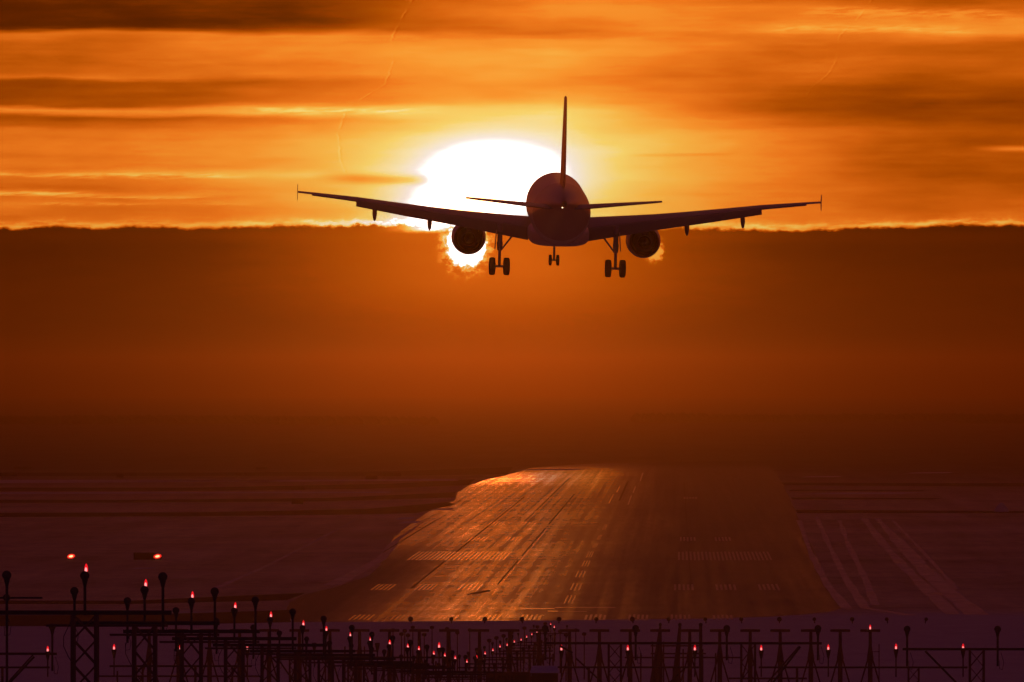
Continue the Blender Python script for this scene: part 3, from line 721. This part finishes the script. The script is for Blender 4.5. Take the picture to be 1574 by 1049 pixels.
d = 262.0; g = ground_z(d); th = thing('junction_bar', 'short dark bar with a small round box close above the leftmost mast bar', 'light crossbar', (X(10, d), d, g))
MB().tube((0, 0, 0), (0, 0, Z(919, d) - g), .03).build('bar_post', M['mast'], th)
MB().box((.1, 0, Z(919.5, d) - g), (.72, .025, .022)).build('crossbar', M['black'], th)
MB().lathe([(-.07, .07), (-.06, .085), (.05, .085), (.08, .05)], 'y', (0, -.09, Z(919, d) - g), 14).build('junction_box', M['black'], th, True)

# localizer antenna array
dL = 960.0; gzl = ground_z(dL); xsL = [229 + 46.2 * i for i in range(25)]
zt = Z(969.5, dL) - gzl
def antenna(lab, px):
    th = thing('localizer_antenna', lab, 'antenna', (X(px, dL), dL, gzl), (0, 0, 0), 'row of T-shaped antennas in front of the runway')
    mb = MB(); hw = .84
    mb.add([(-hw, -.25, zt - .11), (hw, -.25, zt - .11), (.35, 1.9, zt - .09), (-.35, 1.9, zt - .09), (-hw, -.25, zt + .11), (hw, -.25, zt + .11), (.35, 1.9, zt + .09), (-.35, 1.9, zt + .09)],
           [(0, 3, 2, 1), (4, 5, 6, 7), (0, 1, 5, 4), (1, 2, 6, 5), (2, 3, 7, 6), (3, 0, 4, 7)])
    mb.build('antenna_array', M['mast'], th)
    MB().tube((0, 0, 0), (0, 0, zt - 1.9), .2, .2, 8).tube((0, 0, zt - 1.9), (0, 0, zt - .11), .15, .13, 8).tube((0, 0, zt - 2.4), (0, 0, zt - 1.3), .3, .14, 8).build('antenna_mast', M['mast'], th)
    for q in (-1, 1): MB().tube((q * 1.15, 0, 0), (q * .08, 0, zt - 2.0), .07, .07, 5).build('leg', M['mast'], th)
    return th
a0 = antenna('leftmost T-shaped antenna of the long row in front of the runway', xsL[0])
for i in range(1, 25):
    a = copy_tree(a0); a.location.x = X(xsL[i], dL) + random.uniform(-.05, .05)
    a['label'] = 'rightmost T-shaped antenna of the row, red lamp on top' if i == 24 else f'T-shaped antenna on braced post, {ORD[i]} from the left in the long row'
    if i == 24:
        red_lamp(a, 0, 0, zt + .26, 2.4)

# slim masts among the antennas
for lab, px, py, d, lean, w0, w1 in (('dark leaning mast with wide foot, left one of the close pair behind the long bar', 1015, 963, 930, -.45, .16, .55), ('dark leaning mast with wide foot, right one of the close pair behind the long bar', 1045, 963, 930, -.3, .2, .5),
                                  ('straight slim mast right of the leaning pair of masts', 1077, 963, 930, 0, .22, .22)):
    g = ground_z(d); th = thing('monitor_mast', lab, 'mast', (X(px, d), d, g), (0, 0, 0))
    top = Z(py, d) - g
    MB().tube((lean * 1.6, 0, 0), (0, 0, top), w1 * .75, w0 * .6, 8).build('mast_tube', M['mast'], th)
    MB().lathe([(0, w0 * .6), (.12, w0 * .75), (.22, w0 * .7), (.3, w0 * .2)], 'z', (0, 0, top), 10).build('mast_cap', M['black'], th, True)
# small H-shaped aerial between the antennas at the right
d = 900; g = ground_z(d); th = thing('monitor_aerial', 'thin H-shaped aerial on a pole right of the rightmost T-shaped antenna', 'aerial', (X(1351, d), d, g))
MB().tube((0, 0, 0), (0, 0, Z(990, d) - g), .04).build('pole', M['mast'], th)
MB().tube((-.75, 0, Z(1002, d) - g), (.02, 0, Z(1002, d) - g), .03).tube((-.75, 0, Z(1006, d) - g), (-.75, 0, Z(998, d) - g), .025).build('aerial_arm', M['mast'], th)

# slim lamp posts near the threshold
lp = [(604, 968, 1040), (617, 974, 1010), (622, 969, 1060), (627, 976, 1030), (634.5, 964, 1120), (664, 964, 1140), (652, 975, 1050), (687, 966, 1130), (703, 972, 1100), (722, 968, 1110), (752, 984, 1020), (763, 980, 1040), (774, 977, 1060), (786, 972, 1090), (806, 965, 1140), (826, 963, 1170), (838, 958, 1220), (852, 967, 1150), (861, 970, 1100), (870, 975, 1060), (885, 968, 1120), (898, 974, 1070)]
for i, (px, py, d) in enumerate(sorted(lp)):
    g = ground_z(d); top = Z(py, d) - g; lit = px == 852
    th = thing('approach_lamp_post', 'slim lamp post with small red lamp just left of the long bar end' if lit else f'slim unlit lamp post, {ORD[i]} from the left between masts and runway', 'lamp post', (X(px, d), d, g), (0, 0, 0), None if lit else 'slim lamp posts between the masts and the runway')
    MB().tube((0, 0, 0), (0, 0, top - .15), .07, .05, 6).build('post', M['mast'], th)
    MB().lathe([(0, .05), (.1, .13 if lit else .2), (.28, .14 if lit else .22), (.36, .1)], 'z', (0, 0, top - .25), 10).build('lamp_head', M['mast'], th, True)
    if lit: red_lamp(th, 0, 0, top + .2, 1.6)
# extra rails: light frames carrying the inner lamps
for i, (xa, xb, yy, d, tw) in enumerate(((775, 850, 1001, 1020, (780, 800, 820, 845)), (790, 852, 1012, 1000, (795, 815, 835, 850)), (1000, 1080, 993, 1040, (1003, 1020, 1060)), (1000, 1085, 1005, 1010, (1010, 1050, 1080)), (960, 1140, 1011, 1000, (985, 1100)), (460, 580, 1001, 1000, (470, 500, 530, 560)), (560, 700, 1025, 860, (575, 605, 640, 670)), (640, 760, 1034, 830, (650, 690, 730)), (1120, 1240, 1043, 860, (1140, 1200)), (150, 400, 1040, 860, (180, 300)))):
    g = ground_z(d); xc = X((xa + xb) / 2, d)
    th = thing('rail_frame', ['upper rail frame in the cluster below the runway number', 'lower rail frame in the cluster below the runway number', 'upper rail frame behind the leaning masts', 'lower rail frame behind the leaning masts', 'wide rail frame low between the large drum lamps', 'rail frame among the left centre masts', 'low dark rail frame left of the lowest red lamp', 'lowest rail frame by the shed at the bottom edge', 'low rail frame at the bottom right of centre', 'low wide rail frame behind the leftmost masts'][i], 'frame', (xc, d, g), (0, 0, 0))
    z = Z(yy, d) - g
    MB().tube((X(xa, d) - xc, 0, z), (X(xb, d) - xc, 0, z), .07, None, 6).build('rail', M['mast'], th)
    for t_ in tw: MB().tube((X(t_, d) - xc, 0, 0), (X(t_, d) - xc, 0, z + .4), .07, None, 6).build('post', M['mast'], th)

# threshold lights at the snowy runway end
tl = [632, 694, 745, 803, 859, 916, 973, 1028, 1085, 1140, 1198, 1252, 1310, 1364, 1422]
for i, px in enumerate(tl):
    d = DG(958.5); th = thing('threshold_light', f'small dark lamp on the snow at the runway end, {ORD[i]} from the left', 'runway light', (X(px, d), d, 0), (0, 0, 0), 'row of small lamps across the runway end')
    MB().tube((0, 0, 0), (0, 0, .3), .07, .07, 8).build('stem', M['black'], th)
    s_ = random.uniform(.8, 1.2)
    MB().lathe([(-.22, .16 * s_), (-.15, .27 * s_), (.2, .25 * s_), (.3, .1)], 'y', (random.uniform(-.1, .1), 0, .5), 12).build('lamp_head', M['black'], th, True)

# approach slope lights beside the runway: two lit red
for px, lab in ((109, 'left one of two bright red slope lights on the snow'), (242, 'bright red slope light beside the dark sign board')):
    d = DG(862); th = thing('slope_light', lab, 'runway light', (X(px, d), d, 0), (0, 0, 0), 'pair of bright red slope lights')
    for q in (-.45, .45): MB().tube((q, 0, 0), (q, 0, .35), .05).build('leg', M['black'], th)
    MB().box((0, 0, .55), (.65, .5, .22)).build('housing', M['black'], th)
    def oval(y0, a, b_, tilt):
        mb = MB(); rg = []
        for t_, k in ((0, .55), (.03, .97), (.05, 1), (.1, .9)):
            rg.append([(a * k * math.cos(q * math.pi / 10), y0 - t_ + .1, .66 + b_ * k * math.sin(q * math.pi / 10) + tilt * a * k * math.cos(q * math.pi / 10)) for q in range(20)])
        return mb.rings(rg)
    le = oval(-.56, .62, .36, .12).build('lens', M['papi_rim'], th, True)
    oval(-.66, .34, .17, .12).build('glowing_core', M['papi'], le, True)

# guidance signs out on the field
M['sign'] = mat('sign_board_back', (.05, .025, .02), .7, noise=.2)
signs = [(221, 862, 32, 12, 'dark rectangular sign board beside the right slope light'), (457, 776, 18, 9, 'small dark sign board by the left taxiway, lower of two in line'), (457, 754, 22, 6, 'small dark sign board above its twin by the left taxiway'),
         (571, 738, 18, 6, 'dark sign board left of its larger neighbour near the far runway'), (602, 733, 29, 6, 'wider dark sign board near the far runway edge'), (387, 731, 24, 4, 'long low sign board on the distant left field'), (366, 731, 9, 3, 'tiny sign board next to the long low one'), (402, 722, 18, 4, 'sign board farthest back on the left field'),
         (184, 735, 11, 6, 'left one of two close small sign boards on the distant field'), (205, 733, 10, 5, 'right one of two close small sign boards on the distant field'), (10, 733, 30, 5, 'wide sign board at the left frame edge'), (35, 722, 28, 4, 'thin sign board near the left frame edge farther back')]
for px, py, w, h_, lab in signs:
    d = DG(py); th = thing('guidance_sign', lab, 'sign', (X(px, d), d, 0), (0, 0, 0), 'guidance signs on the snowy airfield')
    W_, H_ = w * d / F, h_ * d / F
    MB().box((0, 0, H_ * .55), (W_ / 2, .15, H_ * .45)).build('sign_panel', M['sign'], th)
    for q in (-.4, .4): MB().tube((q * W_, 0, 0), (q * W_, 0, H_ * .2), .06).build('leg', M['black'], th)
# a snow-capped mound on the right
d = DG(787); th = MB().lathe([(0, 1.6), (.5, 1.5), (1.3, .9), (1.9, .25), (2.0, .02)], 'z', (X(1539, d), d, 0), 12).build('snow_mound', M['clean_snow'], None, True, label='small pale snow mound beside the taxiway at the far right', category='snow mound')

# shed and cabinet at the bottom edge
M['shed_wall'] = mat('shed_wall_paint', (.10, .05, .04), .7, noise=.25, scale=1)
M['roof_snow'] = snow_mat('roof_snow', (.7, .7, .74), (.85, .85, .9), (2, 4), .6, .3)
d = 905; g = ground_z(d); xc = X(837, d); th = thing('equipment_shed', 'low dark shed with snow covered roof at the bottom edge', 'shed', (xc, d, g))
zr_ = Z(1033, d) - g; zt_ = Z(1024.5, d) - g; hw = (X(860, d) - X(815, d)) / 2
MB().box((0, 1.8, (zr_ - .06) / 2), (hw - .12, 1.6, (zr_ - .06) / 2)).build('wall', M['shed_wall'], th)
MB().add([(-hw, 0, zr_), (hw, 0, zr_), (hw - .2, 1.8, zt_), (-hw + .15, 1.8, zt_), (-hw, 3.6, zr_), (hw, 3.6, zr_), (-hw, 0, zr_ - .1), (hw, 0, zr_ - .1), (hw, 3.6, zr_ - .1), (-hw, 3.6, zr_ - .1)],
         [(0, 1, 2, 3), (3, 2, 5, 4), (0, 3, 4), (1, 5, 2), (6, 7, 1, 0), (7, 8, 5, 1), (8, 9, 4, 5), (9, 6, 0, 4), (9, 8, 7, 6)]).build('roof', M['roof_snow'], th)
MB().box((.3, .17, .95), (.42, .03, .9)).build('door', M['black'], th)
xc = X(780, d); th = thing('equipment_cabinet', 'long low dark cabinet left of the snow covered shed', 'cabinet', (xc, d, g)); hc = (X(812, d) - X(745, d)) / 2; zc = Z(1035, d) - g
MB().box((0, .6, zc / 2), (hc, .6, zc / 2)).build('cabinet_body', M['shed_wall'], th)
MB().box((0, .6, zc + .04), (hc + .06, .66, .04)).build('cabinet_top', M['mast'], th)
for q in (-.5, 0, .5): MB().box((q * hc * 1.2, -.02, zc * .5), (hc * .26, .02, zc * .42)).build('cabinet_door', M['black'], th)

# ------------------------------------------------------------------ camera
cam = bpy.data.cameras.new('camera'); co = bpy.data.objects.new('camera', cam); COL.objects.link(co); sc.camera = co
co.location = (0, 0, H)
cam.sensor_width = 36; cam.lens = 36 * F / 1574; cam.clip_start = 1; cam.clip_end = 40000
yawc = (787 - UX) / F; pc = (VY - 524.5) / F
co.rotation_euler = (math.pi / 2 + pc, 0, -yawc)

vs_ = sc.view_settings; sc.display_settings.display_device = 'sRGB'
vs_.view_transform = 'Standard'; vs_.look = 'None'; vs_.gamma = 1; vs_.exposure = EXPO; vs_.use_curve_mapping = False
sc.render.engine = 'CYCLES'
cy = sc.cycles; cy.max_bounces = 6; cy.diffuse_bounces = 2; cy.glossy_bounces = 3; cy.volume_bounces = 0
cy.use_denoising = True; cy.sample_clamp_indirect = 40 * 1.0
try: cy.denoiser = 'OPENIMAGEDENOISE'
except Exception: pass
